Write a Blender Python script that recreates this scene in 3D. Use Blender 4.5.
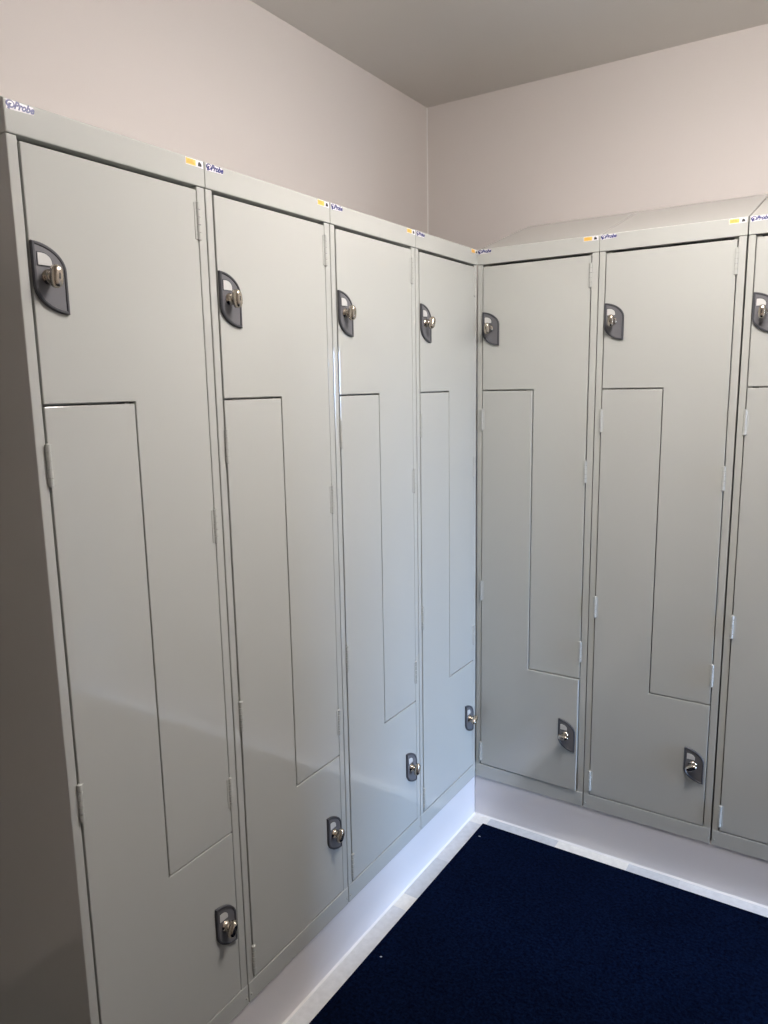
import bpy, bmesh, math, random
from mathutils import Vector, Matrix

for o in list(bpy.data.objects):
    bpy.data.objects.remove(o, do_unlink=True)
sc = bpy.context.scene
COL = sc.collection

# ------------------------------------------------------------------ camera
F_PX = 742.95
CAM = Vector((1.0804, -2.2371, 1.5314))
YAW, PITCH, ROLL = 0.57537, -0.16861, -0.01756
fw = Vector((-math.sin(YAW)*math.cos(PITCH), math.cos(YAW)*math.cos(PITCH), math.sin(PITCH)))
r_ = fw.cross(Vector((0, 0, 1))).normalized()
u_ = r_.cross(fw)
r2 = r_*math.cos(ROLL) + u_*math.sin(ROLL)
u2 = -r_*math.sin(ROLL) + u_*math.cos(ROLL)
cd = bpy.data.cameras.new('camera')
cam = bpy.data.objects.new('camera', cd)
COL.objects.link(cam)
cam.matrix_world = Matrix.Translation(CAM) @ Matrix((r2, u2, -fw)).transposed().to_4x4()
cd.sensor_fit = 'VERTICAL'
cd.sensor_height = 36.0
cd.lens = F_PX/1024*36.0
cd.clip_start = 0.02
sc.camera = cam

# ------------------------------------------------------------------ colour, world, lights
sc.view_settings.view_transform = 'Standard'
sc.view_settings.look = 'None'
sc.view_settings.exposure = 0.0
sc.view_settings.gamma = 1.0
sc.view_settings.use_curve_mapping = False
sc.cycles.use_denoising = True
sc.cycles.max_bounces = 10
sc.cycles.diffuse_bounces = 8
sc.cycles.glossy_bounces = 6
sc.cycles.sample_clamp_indirect = 6.0
sc.cycles.caustics_reflective = False
sc.cycles.caustics_refractive = False

SKY_STRENGTH = 126.0
PANEL_STRENGTH = 40.5
PANEL = (0.97, -0.86)

world = bpy.data.worlds.new('daylight_sky')
sc.world = world
world.use_nodes = True
wn = world.node_tree
wn.nodes.clear()
wo = wn.nodes.new('ShaderNodeOutputWorld')
wb = wn.nodes.new('ShaderNodeBackground')
wt = wn.nodes.new('ShaderNodeTexCoord')
ws = wn.nodes.new('ShaderNodeSeparateXYZ')
wr = wn.nodes.new('ShaderNodeValToRGB')
wr.color_ramp.elements[0].position = 0.47
wr.color_ramp.elements[0].color = (0.03, 0.035, 0.04, 1)
wr.color_ramp.elements[1].position = 0.53
wr.color_ramp.elements[1].color = (0.425, 0.62, 0.97, 1)
wm = wn.nodes.new('ShaderNodeMath')
wm.operation = 'MULTIPLY_ADD'
wm.inputs[1].default_value = 0.5
wm.inputs[2].default_value = 0.5
wn.links.new(wt.outputs['Generated'], ws.inputs[0])
wn.links.new(ws.outputs[2], wm.inputs[0])
wn.links.new(wm.outputs[0], wr.inputs[0])
wn.links.new(wr.outputs[0], wb.inputs[0])
wb.inputs[1].default_value = SKY_STRENGTH
wn.links.new(wb.outputs[0], wo.inputs[0])

# window at the end of the added passage, narrowed to shape the daylight (x, y range, z range)
WX, WY0, WY1, WZ0, WZ1 = 4.10, -0.44, 0.02, 0.12, 1.85
pl = bpy.data.lights.new('window_daylight', 'AREA')
pl.shape = 'RECTANGLE'
pl.size = WZ1 - WZ0
pl.size_y = WY1 - WY0
pl.cycles.is_portal = True
plo = bpy.data.objects.new('window_daylight', pl)
COL.objects.link(plo)
plo.location = (WX + 0.02, (WY0+WY1)/2, (WZ0+WZ1)/2)
plo.rotation_euler = (0, math.radians(90), 0)      # local -Z looks to -X

# ------------------------------------------------------------------ materials
def nd(nt, typ, **kw):
    n = nt.nodes.new(typ)
    for k, v in kw.items():
        setattr(n, k, v)
    return n

def mat(name, color, rough=0.5, ior=1.5, metal=0.0, noise=0.0, nscale=6.0, bump=0.0, bscale=300.0, coat=0.0, emit=None, estr=0.0, spec=0.5):
    m = bpy.data.materials.new(name)
    m.use_nodes = True
    nt = m.node_tree
    b = nt.nodes['Principled BSDF']
    b.inputs['Roughness'].default_value = rough
    b.inputs['Metallic'].default_value = metal
    b.inputs['IOR'].default_value = ior
    b.inputs['Specular IOR Level'].default_value = spec
    b.inputs['Coat Weight'].default_value = coat
    b.inputs['Coat Roughness'].default_value = 0.08
    tc = nd(nt, 'ShaderNodeTexCoord')
    no = nd(nt, 'ShaderNodeTexNoise')
    no.inputs['Scale'].default_value = nscale
    no.inputs['Detail'].default_value = 4
    nt.links.new(tc.outputs['Object'], no.inputs['Vector'])
    mx = nd(nt, 'ShaderNodeMix', data_type='RGBA')
    c = Vector(color)
    mx.inputs['A'].default_value = (*(c*(1-noise)), 1)
    mx.inputs['B'].default_value = (*[min(1, v*(1+noise)) for v in c], 1)
    nt.links.new(no.outputs['Fac'], mx.inputs['Factor'])
    nt.links.new(mx.outputs['Result'], b.inputs['Base Color'])
    if bump:
        n2 = nd(nt, 'ShaderNodeTexNoise')
        n2.inputs['Scale'].default_value = bscale
        n2.inputs['Detail'].default_value = 3
        nt.links.new(tc.outputs['Object'], n2.inputs['Vector'])
        bp = nd(nt, 'ShaderNodeBump')
        bp.inputs['Strength'].default_value = bump
        bp.inputs['Distance'].default_value = 0.001
        nt.links.new(n2.outputs['Fac'], bp.inputs['Height'])
        nt.links.new(bp.outputs['Normal'], b.inputs['Normal'])
    if emit:
        b.inputs['Emission Color'].default_value = (*emit, 1)
        b.inputs['Emission Strength'].default_value = estr
    return m

M = {}
M['paint'] = mat('grey_enamel', (0.495, 0.505, 0.475), rough=0.07, ior=1.8, noise=0.012, bump=0.05, bscale=14)
M['wall'] = mat('wall_paint', (0.655, 0.613, 0.587), rough=0.75, noise=0.01, bump=0.15, bscale=400)
M['ceil'] = mat('ceiling_paint', (0.62, 0.60, 0.575), rough=0.9, noise=0.01)
M['plinth'] = mat('plinth_paint', (0.70, 0.68, 0.685), rough=0.45, noise=0.01)
M['skirt'] = mat('skirting_vinyl', (0.05, 0.05, 0.05), rough=0.5)
M['bead'] = mat('white_sealant', (0.80, 0.79, 0.77), rough=0.4)
M['plate'] = mat('lock_plate_plastic', (0.145, 0.145, 0.155), rough=0.42)
M['rim'] = mat('lock_rim_plastic', (0.06, 0.062, 0.07), rough=0.4)
M['label'] = mat('label_white', (0.60, 0.60, 0.58), rough=0.45)
M['nickel'] = mat('satin_nickel', (0.56, 0.50, 0.42), rough=0.24, metal=1.0)
M['slot'] = mat('dark_slot', (0.02, 0.02, 0.02), rough=0.5)
M['sticker'] = mat('sticker_paper', (0.78, 0.77, 0.80), rough=0.4)
M['lilac'] = mat('sticker_lilac', (0.42, 0.43, 0.68), rough=0.4)
M['navy_ink'] = mat('navy_ink', (0.02, 0.025, 0.16), rough=0.4)
M['yellow'] = mat('yellow_print', (0.85, 0.55, 0.14), rough=0.4)
M['amber'] = mat('amber_print', (0.78, 0.38, 0.05), rough=0.4)
M['ink'] = mat('black_ink', (0.03, 0.03, 0.03), rough=0.4)
M['lint'] = mat('lint_white', (0.6, 0.6, 0.6), rough=0.9)
M['door_wood'] = mat('added_brown_door', (0.16, 0.10, 0.06), rough=0.4, noise=0.3, nscale=3)  # for the added door; warms the bounce on the left row's end panel
M['white_gloss'] = mat('white_gloss', (0.8, 0.8, 0.78), rough=0.3)
M['lamp'] = mat('lamp_diffuser', (0.9, 0.9, 0.9), rough=0.5, emit=(1.0, 0.93, 0.895), estr=PANEL_STRENGTH)

def glass():
    m = bpy.data.materials.new('window_glass')
    m.use_nodes = True
    nt = m.node_tree
    nt.nodes.clear()
    o = nd(nt, 'ShaderNodeOutputMaterial')
    t = nd(nt, 'ShaderNodeBsdfTransparent')
    g = nd(nt, 'ShaderNodeBsdfGlossy')
    g.inputs['Roughness'].default_value = 0.02
    fr = nd(nt, 'ShaderNodeFresnel')
    mx = nd(nt, 'ShaderNodeMixShader')
    nt.links.new(fr.outputs[0], mx.inputs[0])
    nt.links.new(t.outputs[0], mx.inputs[1])
    nt.links.new(g.outputs[0], mx.inputs[2])
    nt.links.new(mx.outputs[0], o.inputs[0])
    return m
M['glass'] = glass()

def floor_material():
    """pale vinyl border, laid in pieces of slightly different tone"""
    m = bpy.data.materials.new('pale_vinyl_floor')
    m.use_nodes = True
    nt = m.node_tree
    b = nt.nodes['Principled BSDF']
    b.inputs['Roughness'].default_value = 0.5
    g = nd(nt, 'ShaderNodeNewGeometry')
    s = nd(nt, 'ShaderNodeSeparateXYZ')
    nt.links.new(g.outputs['Position'], s.inputs[0])
    def ramp(sock, lo, hi, stops):
        mr = nd(nt, 'ShaderNodeMapRange')
        mr.inputs['From Min'].default_value = lo
        mr.inputs['From Max'].default_value = hi
        nt.links.new(sock, mr.inputs['Value'])
        r = nd(nt, 'ShaderNodeValToRGB')
        r.color_ramp.interpolation = 'CONSTANT'
        el = r.color_ramp.elements
        for i, (v, c) in enumerate(stops):
            p = (v-lo)/(hi-lo)
            e = el[i] if i < 2 else el.new(p)
            e.position = p
            e.color = (*c, 1)
        nt.links.new(mr.outputs[0], r.inputs[0])
        return r.outputs[0]
    A = (0.58, 0.60, 0.615)
    Bc = (0.80, 0.785, 0.73)
    Cc = (0.66, 0.67, 0.68)
    rx = ramp(s.outputs[0], -1, 3, [(-1, Bc), (0.052, A), (0.31, Bc), (0.54, A), (0.70, Cc), (0.95, A)])
    ry = ramp(s.outputs[1], -3, 1, [(-3, A), (-1.3, Cc), (-0.574, Bc), (-0.50, A), (-0.30, Cc), (-0.06, Bc)])
    gt = nd(nt, 'ShaderNodeMath', operation='GREATER_THAN')
    gt.inputs[1].default_value = -0.052
    nt.links.new(s.outputs[1], gt.inputs[0])
    mx = nd(nt, 'ShaderNodeMix', data_type='RGBA')
    nt.links.new(gt.outputs[0], mx.inputs['Factor'])
    nt.links.new(ry, mx.inputs['A'])
    nt.links.new(rx, mx.inputs['B'])
    no = nd(nt, 'ShaderNodeTexNoise')
    no.inputs['Scale'].default_value = 55
    no.inputs['Detail'].default_value = 6
    nt.links.new(g.outputs['Position'], no.inputs['Vector'])
    r3 = nd(nt, 'ShaderNodeMapRange')
    r3.inputs['To Min'].default_value = 0.80
    r3.inputs['To Max'].default_value = 1.15
    nt.links.new(no.outputs['Fac'], r3.inputs['Value'])
    vm = nd(nt, 'ShaderNodeVectorMath', operation='SCALE')
    nt.links.new(mx.outputs['Result'], vm.inputs[0])
    nt.links.new(r3.outputs[0], vm.inputs['Scale'])
    nt.links.new(vm.outputs[0], b.inputs['Base Color'])
    return m
M['floor'] = floor_material()

def carpet_material():
    m = bpy.data.materials.new('navy_carpet')
    m.use_nodes = True
    nt = m.node_tree
    b = nt.nodes['Principled BSDF']
    b.inputs['Roughness'].default_value = 0.95
    b.inputs['Specular IOR Level'].default_value = 0.02
    g = nd(nt, 'ShaderNodeNewGeometry')
    n1 = nd(nt, 'ShaderNodeTexNoise')
    n1.inputs['Scale'].default_value = 120
    n1.inputs['Detail'].default_value = 5
    n1.inputs['Roughness'].default_value = 0.7
    n2 = nd(nt, 'ShaderNodeTexNoise')
    n2.inputs['Scale'].default_value = 5
    n2.inputs['Detail'].default_value = 3
    for n in (n1, n2):
        nt.links.new(g.outputs['Position'], n.inputs['Vector'])
    r = nd(nt, 'ShaderNodeValToRGB')
    r.color_ramp.elements[0].position = 0.35
    r.color_ramp.elements[0].color = (0.0002, 0.0008, 0.0055, 1)
    r.color_ramp.elements[1].position = 0.68
    r.color_ramp.elements[1].color = (0.0026, 0.0075, 0.027, 1)
    nt.links.new(n1.outputs['Fac'], r.inputs[0])
    r3 = nd(nt, 'ShaderNodeMapRange')
    r3.inputs['To Min'].default_value = 0.7
    r3.inputs['To Max'].default_value = 1.35
    nt.links.new(n2.outputs['Fac'], r3.inputs['Value'])
    vm = nd(nt, 'ShaderNodeVectorMath', operation='SCALE')
    nt.links.new(r.outputs[0], vm.inputs[0])
    nt.links.new(r3.outputs[0], vm.inputs['Scale'])
    nt.links.new(vm.outputs[0], b.inputs['Base Color'])
    bp = nd(nt, 'ShaderNodeBump')
    bp.inputs['Strength'].default_value = 0.8
    bp.inputs['Distance'].default_value = 0.004
    nt.links.new(n1.outputs['Fac'], bp.inputs['Height'])
    nt.links.new(bp.outputs['Normal'], b.inputs['Normal'])
    return m
M['carpet'] = carpet_material()

# ------------------------------------------------------------------ mesh helpers
def prism(bm, pts, axis, a, b, bev=0.0, mi=0, seg=1):
    """extrude polygon pts (2-D) along axis from a to b; 'y': pts are (x,z); 'x': (y,z); 'z': (x,y)"""
    def P(p, t):
        return {'y': (p[0], t, p[1]), 'x': (t, p[0], p[1]), 'z': (p[0], p[1], t)}[axis]
    t = bmesh.new()
    va = [t.verts.new(P(p, a)) for p in pts]
    vb = [t.verts.new(P(p, b)) for p in pts]
    n = len(pts)
    t.faces.new(va)
    t.faces.new(vb[::-1])
    for i in range(n):
        j = (i+1) % n
        t.faces.new((va[i], vb[i], vb[j], va[j]))
    bmesh.ops.recalc_face_normals(t, faces=t.faces)
    if bev:
        bmesh.ops.bevel(t, geom=list(t.edges), offset=bev, segments=seg, profile=0.5, affect='EDGES', clamp_overlap=True)
    for f in t.faces:
        f.material_index = mi
    me = bpy.data.meshes.new('tmp')
    t.to_mesh(me)
    t.free()
    bm.from_mesh(me)
    bpy.data.meshes.remove(me)

def box(bm, x0, x1, y0, y1, z0, z1, bev=0.0, mi=0, seg=1):
    prism(bm, [(x0, z0), (x1, z0), (x1, z1), (x0, z1)], 'y', y0, y1, bev, mi, seg)

def loft(bm, rings, mi=0, smooth=True, cap=True):
    vs = [[bm.verts.new(p) for p in r] for r in rings]
    n = len(rings[0])
    fs = []
    for a, b in zip(vs, vs[1:]):
        for i in range(n):
            j = (i+1) % n
            fs.append(bm.faces.new((a[i], b[i], b[j], a[j])))
    for f in fs:
        f.smooth = smooth
    if cap:
        fs.append(bm.faces.new(vs[0]))
        fs.append(bm.faces.new(vs[-1][::-1]))
    for f in fs:
        f.material_index = mi
    return fs

def obj(name, bm, mats, parent=None, loc=None):
    bmesh.ops.recalc_face_normals(bm, faces=bm.faces)
    me = bpy.data.meshes.new(name)
    bm.to_mesh(me)
    bm.free()
    for m in (mats if isinstance(mats, (list, tuple)) else [mats]):
        me.materials.append(m)
    o = bpy.data.objects.new(name, me)
    COL.objects.link(o)
    if parent:
        o.parent = parent
    if loc:
        o.location = loc
    return o

def struct(name, bm, m):
    o = obj(name, bm, m)
    o['kind'] = 'structure'
    return o

def tag(o, label, cat, group=None):
    o['label'] = label
    o['category'] = cat
    if group:
        o['group'] = group
    return o

# ------------------------------------------------------------------ the room
XL, YB, XR, YF, H = -0.4175, 0.4225, 2.42, -3.3, 2.571
TH = 0.12
# floor runs on through the added passage beyond the doorway
b = bmesh.new(); box(b, XL-TH, WX+TH, YF-TH, YB+TH, -0.10, 0.0); struct('floor', b, M['floor'])
b = bmesh.new(); box(b, XL-TH, WX+TH, YF-TH, YB+TH, H, H+0.1); struct('ceiling', b, M['ceil'])
b = bmesh.new(); box(b, XL-TH, XL, YF, YB, 0, H); struct('wall_left', b, M['wall'])
b = bmesh.new(); box(b, XL-TH, WX+TH, YB, YB+TH, 0, H); struct('wall_back', b, M['wall'])
b = bmesh.new(); box(b, XL-TH, XR+TH, YF-TH, YF, 0, H); struct('wall_front', b, M['wall'])
# right wall; narrow doorway added to keep the daylight near the corner
DY0, DY1, DZ = -0.43, -0.02, 2.05
b = bmesh.new()
box(b, XR, XR+TH, YF, DY0, 0, H)
box(b, XR, XR+TH, DY1, YB, 0, H)
box(b, XR, XR+TH, DY0, DY1, DZ, H)
struct('wall_right', b, M['wall'])
# unseen passage added to shape the daylight: side wall, end wall with window
b = bmesh.new(); box(b, XR+TH, WX, -1.62, -1.50, 0, H); struct('wall_added_passage_side', b, M['wall'])
b = bmesh.new()
box(b, WX, WX+TH, -1.62, WY0, 0, H)
box(b, WX, WX+TH, WY1, YB, 0, H)
box(b, WX, WX+TH, WY0, WY1, 0, WZ0)
box(b, WX, WX+TH, WY0, WY1, WZ1, H)
struct('wall_added_passage_end', b, M['wall'])
b = bmesh.new()
for a0, a1, c0, c1 in ((WY0, WY0+.05, WZ0, WZ1), (WY1-.05, WY1, WZ0, WZ1), (WY0, WY1, WZ0, WZ0+.05), (WY0, WY1, WZ1-.05, WZ1)):
    box(b, WX+.03, WX+.08, a0, a1, c0, c1, .003)
w1 = struct('window_1', b, M['white_gloss'])
b = bmesh.new(); box(b, WX+.052, WX+.058, WY0+.05, WY1-.05, WZ0+.05, WZ1-.05); obj('pane', b, M['glass'], w1)
# door frame round the added opening
b = bmesh.new()
box(b, XR-.012, XR+TH+.012, DY0-.05, DY0, 0, DZ+.05, .003)
box(b, XR-.012, XR+TH+.012, DY1, DY1+.018, 0, DZ+.05, .003)
box(b, XR-.012, XR+TH+.012, DY0, DY1, DZ, DZ+.05, .003)
struct('trim_1', b, M['white_gloss'])
# unseen brown door added behind the camera to tint the bounced light
b = bmesh.new()
box(b, -.02, .04, YF, YF+.03, 0, 2.08, .003); box(b, .88, .94, YF, YF+.03, 0, 2.08, .003); box(b, .04, .88, YF, YF+.03, 2.02, 2.08, .003)
d1 = struct('door_1', b, M['white_gloss'])
b = bmesh.new(); box(b, .045, .875, YF+.001, YF+.022, .008, 2.015, .002); obj('door_leaf', b, M['door_wood'], d1)
b = bmesh.new(); box(b, .10, .115, YF+.022, YF+.062, 1.00, 1.015, .003); box(b, .10, .21, YF+.052, YF+.066, 1.00, 1.016, .004); obj('door_handle', b, M['nickel'], d1)
# dark vinyl skirting beyond the end of the left row
b = bmesh.new(); box(b, XL, XL+.008, YF, -1.60, 0, 0.245, .002); struct('baseboard_left', b, M['skirt'])
# sealant bead down the wall corner
b = bmesh.new(); prism(b, [(XL, YB), (XL+.0035, YB), (XL+.001, YB-.001), (XL, YB-.0035)], 'z', 0, H); struct('trim_2', b, M['bead'])

# round bulkhead light on the ceiling
px, py = PANEL
def ring(r, z, n=40):
    return [(px+r*math.cos(a*math.tau/n), py+r*math.sin(a*math.tau/n), z) for a in range(n)]
b = bmesh.new()
loft(b, [ring(.285, H-.0005), ring(.285, H-.022), ring(.278, H-.026), ring(.10, H-.026)])
cl = obj('ceiling_light', b, M['white_gloss'])
tag(cl, 'round opal bulkhead light on the ceiling above the carpet', 'ceiling light')
b = bmesh.new()
loft(b, [ring(.270, H-.0262), ring(.270, H-.094), ring(.255, H-.122), ring(.220, H-.139), ring(.13, H-.148), ring(.02, H-.150)])
obj('diffuser', b, M['lamp'], cl)

# ------------------------------------------------------------------ plinths under the two rows
W = 0.39068
P = 0.15
NL, NR = 4, 6
b = bmesh.new()
box(b, XL+.001, -0.003, -NL*W+.002, 0.0028, 0.0, P-.0004, .0012)
prism(b, [(-.0032, 0), (.0016, 0), (-.0008, .0024), (-.0032, .0050)], 'y', -NL*W+.002, .0005, 0, 1)
tag(obj('locker_plinth', b, [M['plinth'], M['bead']]), 'white painted plinth running under the left row of lockers', 'plinth')
b = bmesh.new()
box(b, -0.0028, NR*W, 0.0030, YB-.001, 0.0, P-.0004, .0012)
prism(b, [(.0032, 0), (-.0016, 0), (.0008, .0024), (.0032, .0050)], 'x', -.0005, NR*W, 0, 1)
tag(obj('locker_plinth', b, [M['plinth'], M['bead']]), 'white painted plinth running under the back row of lockers', 'plinth')

# carpet
b = bmesh.new()
box(b, 0.053, XR-.02, YF+.02, -0.0495, 0.0, 0.007, .002)
tag(obj('carpet', b, M['carpet']), 'dark navy blue carpet mat on the pale floor in front of the lockers', 'carpet')

# ------------------------------------------------------------------ locker
HT = 1.80
ZT, ZC1, ZC2, ZB = 1.7460, 1.3600, 0.4400, 0.0530
X1, X2 = 0.0216, W-0.0237
XS = 0.1950
G = 0.0015
DEP = 0.416

def make_body():
    b = bmesh.new()
    e = 0.0014
    bv = 0.0018
    box(b, e, e+.0016, 0.030, DEP, 0.0, 1.7530)                     # folded steel shell, open behind the doors
    box(b, W-e-.0016, W-e, 0.030, DEP, 0.0, 1.7530)
    box(b, e, W-e, DEP-.0016, DEP, 0.0, 1.7530)
    box(b, e, W-e, 0.020, DEP, 0.0, 0.010)
    box(b, XS-.0008, XS+.0008, 0.022, DEP, ZC2, ZC1)                # the partition between the two compartments
    box(b, e, XS, 0.022, DEP, ZC1-.0008, ZC1+.0008)
    box(b, XS, W-e, 0.022, DEP, ZC2-.0008, ZC2+.0008)
    box(b, XS-.006, XS+.006, 0.0195, 0.0225, ZC2, ZC1)              # door stops
    box(b, e, X1+.010, 0.0195, 0.034, 0.0, 1.7530)
    box(b, X2-.010, W-e, 0.0195, 0.034, 0.0, 1.7530)
    box(b, e, X1-.0030, 0.0, 0.034, 0.0, 1.7530, bv, 0, 2)          # front posts
    box(b, X2+.0030, W-e, 0.0, 0.034, 0.0, 1.7530, bv, 0, 2)
    box(b, e, W-e, -0.0012, 0.026, 0.0, ZB-.0035, .0016, 0, 2)      # bottom rail
    for x in (0.0080, W-0.0080):                                    # rivet heads in the rail
        rings = []
        for r, y in ((.0028, -.0010), (.0026, -.0024), (.0014, -.0032)):
            rings.append([(x+r*math.cos(a*math.tau/10), y, .019+r*math.sin(a*math.tau/10)) for a in range(10)])
        loft(b, rings)
    return b

def make_hood():
    b = bmesh.new()
    prism(b, [(-.0020, 1.7536), (-.0020, HT), (DEP, HT+.1380), (DEP, 1.7536)], 'x', .0006, W-.0006, .0018, 0, 2)
    return b

def door_mesh(pts, hx):
    b = bmesh.new()
    prism(b, [(x-hx, z) for x, z in pts], 'y', -.0012, .0180, .0014, 0, 2)
    return b

UP = [(X1, ZC1+G), (X1, ZT), (X2, ZT), (X2, ZC2+G), (XS+G, ZC2+G), (XS+G, ZC1+G)]
LO = [(X1, ZB), (X1, ZC1-G-.0008), (XS-G, ZC1-G-.0008), (XS-G, ZC2-G), (X2, ZC2-G), (X2, ZB)]

def hinge_mesh(side):
    """knuckles on the door edge, leaf folded on to the door; side +1: door lies to -x"""
    b = bmesh.new()
    n, L, r = 5, 0.068, 0.0046
    for k in range(n):
        z0 = -L/2 + k*L/n + .0004
        z1 = -L/2 + (k+1)*L/n - .0004
        rings = []
        for z, rr in ((z0, r*.9), (z0+.0003, r), (z1-.0003, r), (z1, r*.9)):
            rings.append([(rr*math.cos(a*math.tau/12), rr*math.sin(a*math.tau/12), z) for a in range(16)])
        loft(b, rings, 0, False)
    rings = []
    for z in (-L/2-.0012, L/2+.0012):
        rings.append([(.0022*math.cos(a*math.tau/8), .0022*math.sin(a*math.tau/8), z) for a in range(8)])
    loft(b, rings)
    box(b, min(0, -side*.0085), max(0, -side*.0085), -.0002, .0016, -L/2+.001, L/2-.001, .0004)
    return b

PW, PH = 0.0568, 0.106
def leaf(inset, n=12):
    """outline of the lock plate: pointed at top left and bottom right, round elsewhere"""
    w, h = PW, PH
    pts = []
    e = 2.0/1.9
    for k in range(n+1):                                             # top-left point round to the right edge
        a = math.pi/2*(1-k/n)
        pts.append((w*math.cos(a)**e if k else 0.0, .62*h + .38*h*(math.sin(a)**e if k < n else 0.0)))
    pts2 = [(w-x, h-z) for x, z in pts]                              # point symmetric
    pts = pts + pts2
    c = (w/2, h/2)
    out = []
    N = len(pts)
    for i in range(N):
        p0, p1, p2 = Vector(pts[i-1]), Vector(pts[i]), Vector(pts[(i+1) % N])
        t0, t1 = (p1-p0).normalized(), (p2-p1).normalized()
        n0 = Vector((t0.y, -t0.x)); n1 = Vector((t1.y, -t1.x))       # clockwise outline: this points inwards
        nn = (n0+n1)
        nn = nn.normalized()/max(.35, nn.normalized().dot(n0))
        q = p1 + nn*inset
        out.append((q.x, q.y))
    return out

def lock_plate_mesh():
    b = bmesh.new()
    o0, o1, o2 = leaf(0), leaf(.0012), leaf(.0042)
    def ring(o, y):
        return [(x, y, z) for x, z in o]
    fs = loft(b, [ring(o0, 0), ring(o0, -.0048), ring(o1, -.0060), ring(o2, -.0060), ring(leaf(.0052), -.0044)], 1, False)
    fs[-1].material_index = 0
    b.faces.ensure_lookup_table()
    # name window with a rounded upper right corner and a thin surround
    def win(x0, x1, z0, z1, y0, y1, mi):
        pts = [(x0, z0), (x1, z0)]
        rr = (x1-x0)*.72
        for k in range(7):
            a = math.pi/2*k/6
            pts.append((x1-rr+rr*math.cos(a), z1-rr*.8+rr*.8*math.sin(a)))
        pts.append((x0, z1))
        prism(b, pts, 'y', y0, y1, 0, mi)
    win(.0070, .0330, PH*.655, PH*.855, -.0052, -.0040, 1)
    win(.0085, .0315, PH*.67, PH*.84, -.0058, -.0040, 2)
    return b

def knob_mesh():
    b = bmesh.new()
    n = 24
    rings = []
    for y, r in ((-.004, .0120), (-.0058, .0120), (-.0064, .0098), (-.0135, .0092), (-.0170, .0082), (-.0185, .0070), (-.0190, .0055)):
        rings.append([(r*math.cos(a*math.tau/n), y, r*math.sin(a*math.tau/n)) for a in range(n)])
    loft(b, rings)
    # rounded turn grip
    rings = []
    for y, s in ((-.0165, .55), (-.0175, .80), (-.0195, .97), (-.0245, 1.0), (-.0290, .93), (-.0317, .76), (-.0327, .45)):
        R = []
        for a in range(n):
            t = a*math.tau/n
            c, si = math.cos(t), math.sin(t)
            ex = 2/2.7
            R.append((.0088*s*math.copysign(abs(c)**ex, c), y, .0178*s*math.copysign(abs(si)**ex, si)))
        rings.append(R)
    loft(b, rings)
    box(b, -.0011, .0011, -.0331, -.0321, -.0045, .0045, 0, 1)
    return b

def text_mesh(body, size, shear):
    cu = bpy.data.curves.new('t', 'FONT')
    cu.body = body
    cu.size = size
    cu.shear = shear
    cu.offset = size*.045
    cu.extrude = 0.00012
    cu.resolution_u = 3
    o = bpy.data.objects.new('t', cu)
    COL.objects.link(o)
    dg = bpy.context.evaluated_depsgraph_get()
    me = bpy.data.meshes.new_from_object(o.evaluated_get(dg))
    bpy.data.objects.remove(o, do_unlink=True)
    return me

def add_text(bm, body, size, shear, x, y, z, mi, sx=1.0):
    me = text_mesh(body, size, shear)
    t = bmesh.new()
    t.from_mesh(me)
    for v in t.verts:                       # text plane XY -> XZ, facing -y
        v.co = Vector((x + v.co.x*sx, y - v.co.z, z + v.co.y))
    for f in t.faces:
        f.material_index = mi
    m2 = bpy.data.meshes.new('t2')
    t.to_mesh(m2)
    t.free()
    bm.from_mesh(m2)
    bpy.data.meshes.remove(m2)
    bpy.data.meshes.remove(me)

YH = -.0020          # face of the top band
def brand_mesh():
    b = bmesh.new()
    z0 = HT-.0146
    prism(b, [(.0045, z0), (.0475, z0+.0015), (.0475, z0+.0120), (.0045, z0+.0138)], 'y', YH-.0004, YH+.0006, 0, 0)
    # swept ring emblem with a tail
    cx, cz = .0112, z0+.0078
    n = 20
    for (ro, ri, k) in ((.0056, .0036, 1.25),):
        va = []
        for a in range(n):
            t = a*math.tau/n
            va.append((cx+ro*k*math.cos(t), cz+ro*math.sin(t), cx+.0006+ri*k*math.cos(t), cz+.0004+ri*math.sin(t)))
        v1 = [b.verts.new((p[0], YH-.0007, p[1])) for p in va]
        v2 = [b.verts.new((p[2], YH-.0007, p[3])) for p in va]
        for i in range(n):
            j = (i+1) % n
            f = b.faces.new((v1[i], v1[j], v2[j], v2[i]))
            f.material_index = 1
    prism(b, [(cx-.0050, z0+.0010), (cx-.0015, z0+.0002), (cx+.0010, z0+.0075), (cx+.0030, z0+.0090), (cx-.0020, z0+.0092)], 'y', YH-.0008, YH-.0003, 0, 1)
    add_text(b, 'Probe', .0142, .40, .0165, YH-.0006, z0+.0030, 1, .90)
    return b

def warning_mesh():
    b = bmesh.new()
    z0 = HT-.0138
    box(b, .3440, .3875, YH-.0004, YH+.0006, z0, z0+.0125, 0, 0)
    box(b, .3452, .3690, YH-.0006, YH-.0002, z0+.0012, z0+.0113, 0, 1)
    for k in range(3):
        box(b, .3490, .3655-.002*k, YH-.0008, YH-.0004, z0+.0035+k*.0022, z0+.0047+k*.0022, 0, 2)
    prism(b, [(.3745, z0+.0022), (.3830, z0+.0022), (.3835, z0+.0060), (.3790, z0+.0102), (.3755, z0+.0085)], 'y', YH-.0008, YH-.0003, 0, 3)
    return b

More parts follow.
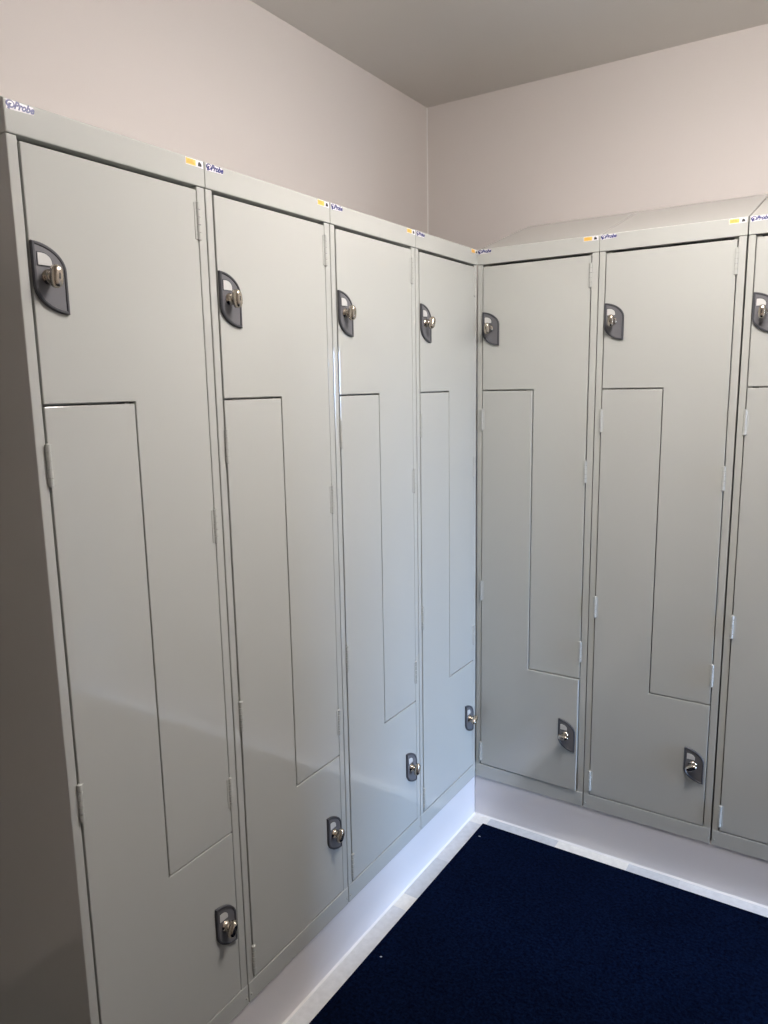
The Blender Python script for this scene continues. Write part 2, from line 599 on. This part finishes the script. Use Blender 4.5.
def make_locker():
    root = bpy.data.objects.new('locker', None)
    COL.objects.link(root)
    root.empty_display_size = .1
    obj('body', make_body(), M['paint'], root)
    hood = obj('sloping_top', make_hood(), M['paint'], root)
    hood_b = obj('brand_sticker', brand_mesh(), [M['sticker'], M['navy_ink']], hood)
    hood_b['label'] = 'small white sticker with a blue emblem and name'
    hw = obj('warning_sticker', warning_mesh(), [M['sticker'], M['yellow'], M['amber'], M['ink']], hood)
    hw['label'] = 'small yellow and white sticker'
    doors = []
    for nm, pts, hx, lockpos in (('upper_door', UP, X2, (X1+.0001, 1.5005)), ('lower_door', LO, X1, (X2-.0625, .1885))):
        d = obj(nm, door_mesh(pts, hx), M['paint'], root, (hx, 0, 0))
        up = nm == 'upper_door'
        for z in ((1.690, 1.110, .5320) if up else (1.266, .687, .1000)):
            hg = obj('hinge', hinge_mesh(1 if up else -1), M['paint'], d, (.0010 if up else -.0010, -.0024, z))
        pt = obj('lock_plate', lock_plate_mesh(), [M['plate'], M['rim'], M['label']], d, (lockpos[0]-hx, -.0011, lockpos[1]))
        pt['label'] = 'dark grey leaf-shaped lock surround with a pale name window'
        kn = obj('lock_knob', knob_mesh(), [M['nickel'], M['slot']], d, (lockpos[0]-hx+.0250, -.0011, lockpos[1]+.0540))
        kn['label'] = 'satin nickel turn knob'
        doors.append(d)
    return root

def copy_tree(o, parent=None):
    c = o.copy()
    COL.objects.link(c)
    c.parent = parent
    for ch in list(o.children):
        copy_tree(ch, c)
    return c

LAB_L = ['pale grey two-door steel locker nearest the camera, its dark side panel showing',
         'pale grey two-door steel locker, second from the near end of the left row',
         'pale grey two-door steel locker, third from the near end of the left row',
         'bluish grey two-door steel locker at the corner end of the left row']
LAB_R = ['grey two-door steel locker in the back row beside the corner, lower door slightly ajar',
         'grey two-door steel locker in the back row, second from the corner',
         'grey steel locker in the back row, third from the corner, mostly cut off',
         'grey two-door steel locker in the back row, fourth from the corner',
         'grey two-door steel locker in the back row, fifth from the corner',
         'grey two-door steel locker in the back row, last before the added doorway']
proto = make_locker()
rows = []
for k in range(NL):
    rows.append(('L', k, LAB_L[k]))
for k in range(NR):
    rows.append(('R', k, LAB_R[k]))
# quarter turns of the individual knobs (upper, lower), degrees
TURN = {('L', 0): (4, 25), ('L', 1): (-6, 25), ('L', 2): (4, 20), ('L', 3): (20, 60),
        ('R', 0): (0, 90), ('R', 1): (0, 60), ('R', 2): (4, 20), ('R', 3): (0, 40), ('R', 4): (10, 0), ('R', 5): (0, 30)}
lockers = []
for i, (row, k, lab) in enumerate(rows):
    lockers.append(proto if i == 0 else copy_tree(proto))
for o, (row, k, lab) in zip(lockers, rows):
    if row == 'L':
        o.location = (0, -(NL-k)*W, P)
        o.rotation_euler = (0, 0, math.pi/2)
        tag(o, lab, 'locker', 'lockers along the left wall')
    else:
        o.location = (k*W + (.0016 if k > 1 else 0), 0, P)
        tag(o, lab, 'locker', 'lockers along the back wall')
    for d in o.children:
        base = d.name.split('.')[0]
        if base.endswith('door'):
            for s in d.children:
                if s.name.startswith('lock_knob'):
                    s.rotation_euler = (0, math.radians(TURN[(row, k)][0 if base == 'upper_door' else 1]), 0)
            if row == 'R' and k == 0 and base == 'lower_door':
                d.rotation_euler = (0, 0, -math.radians(1.3))
                d['label'] = 'door standing slightly ajar'

# ------------------------------------------------------------------ lint on the carpet
random.seed(4)
for (x, y, lab) in ((0.078, -0.128, 'tiny white fleck of lint on the carpet near its corner'),
                    (0.087, -0.759, 'tiny white fleck of lint on the carpet along its left edge')):
    b = bmesh.new()
    n = 8
    rings = []
    for z, s in ((0, .6), (.0008, 1), (.0016, .5)):
        rings.append([(s*.0035*math.cos(a*math.tau/n)*(.7+.6*random.random()), s*.0018*math.sin(a*math.tau/n)*(.7+.6*random.random()), z) for a in range(n)])
    loft(b, rings)
    o = tag(obj('lint_fleck', b, M['lint'], None, (x, y, .0070)), lab, 'lint')
    o.rotation_euler = (0, 0, random.random()*3)
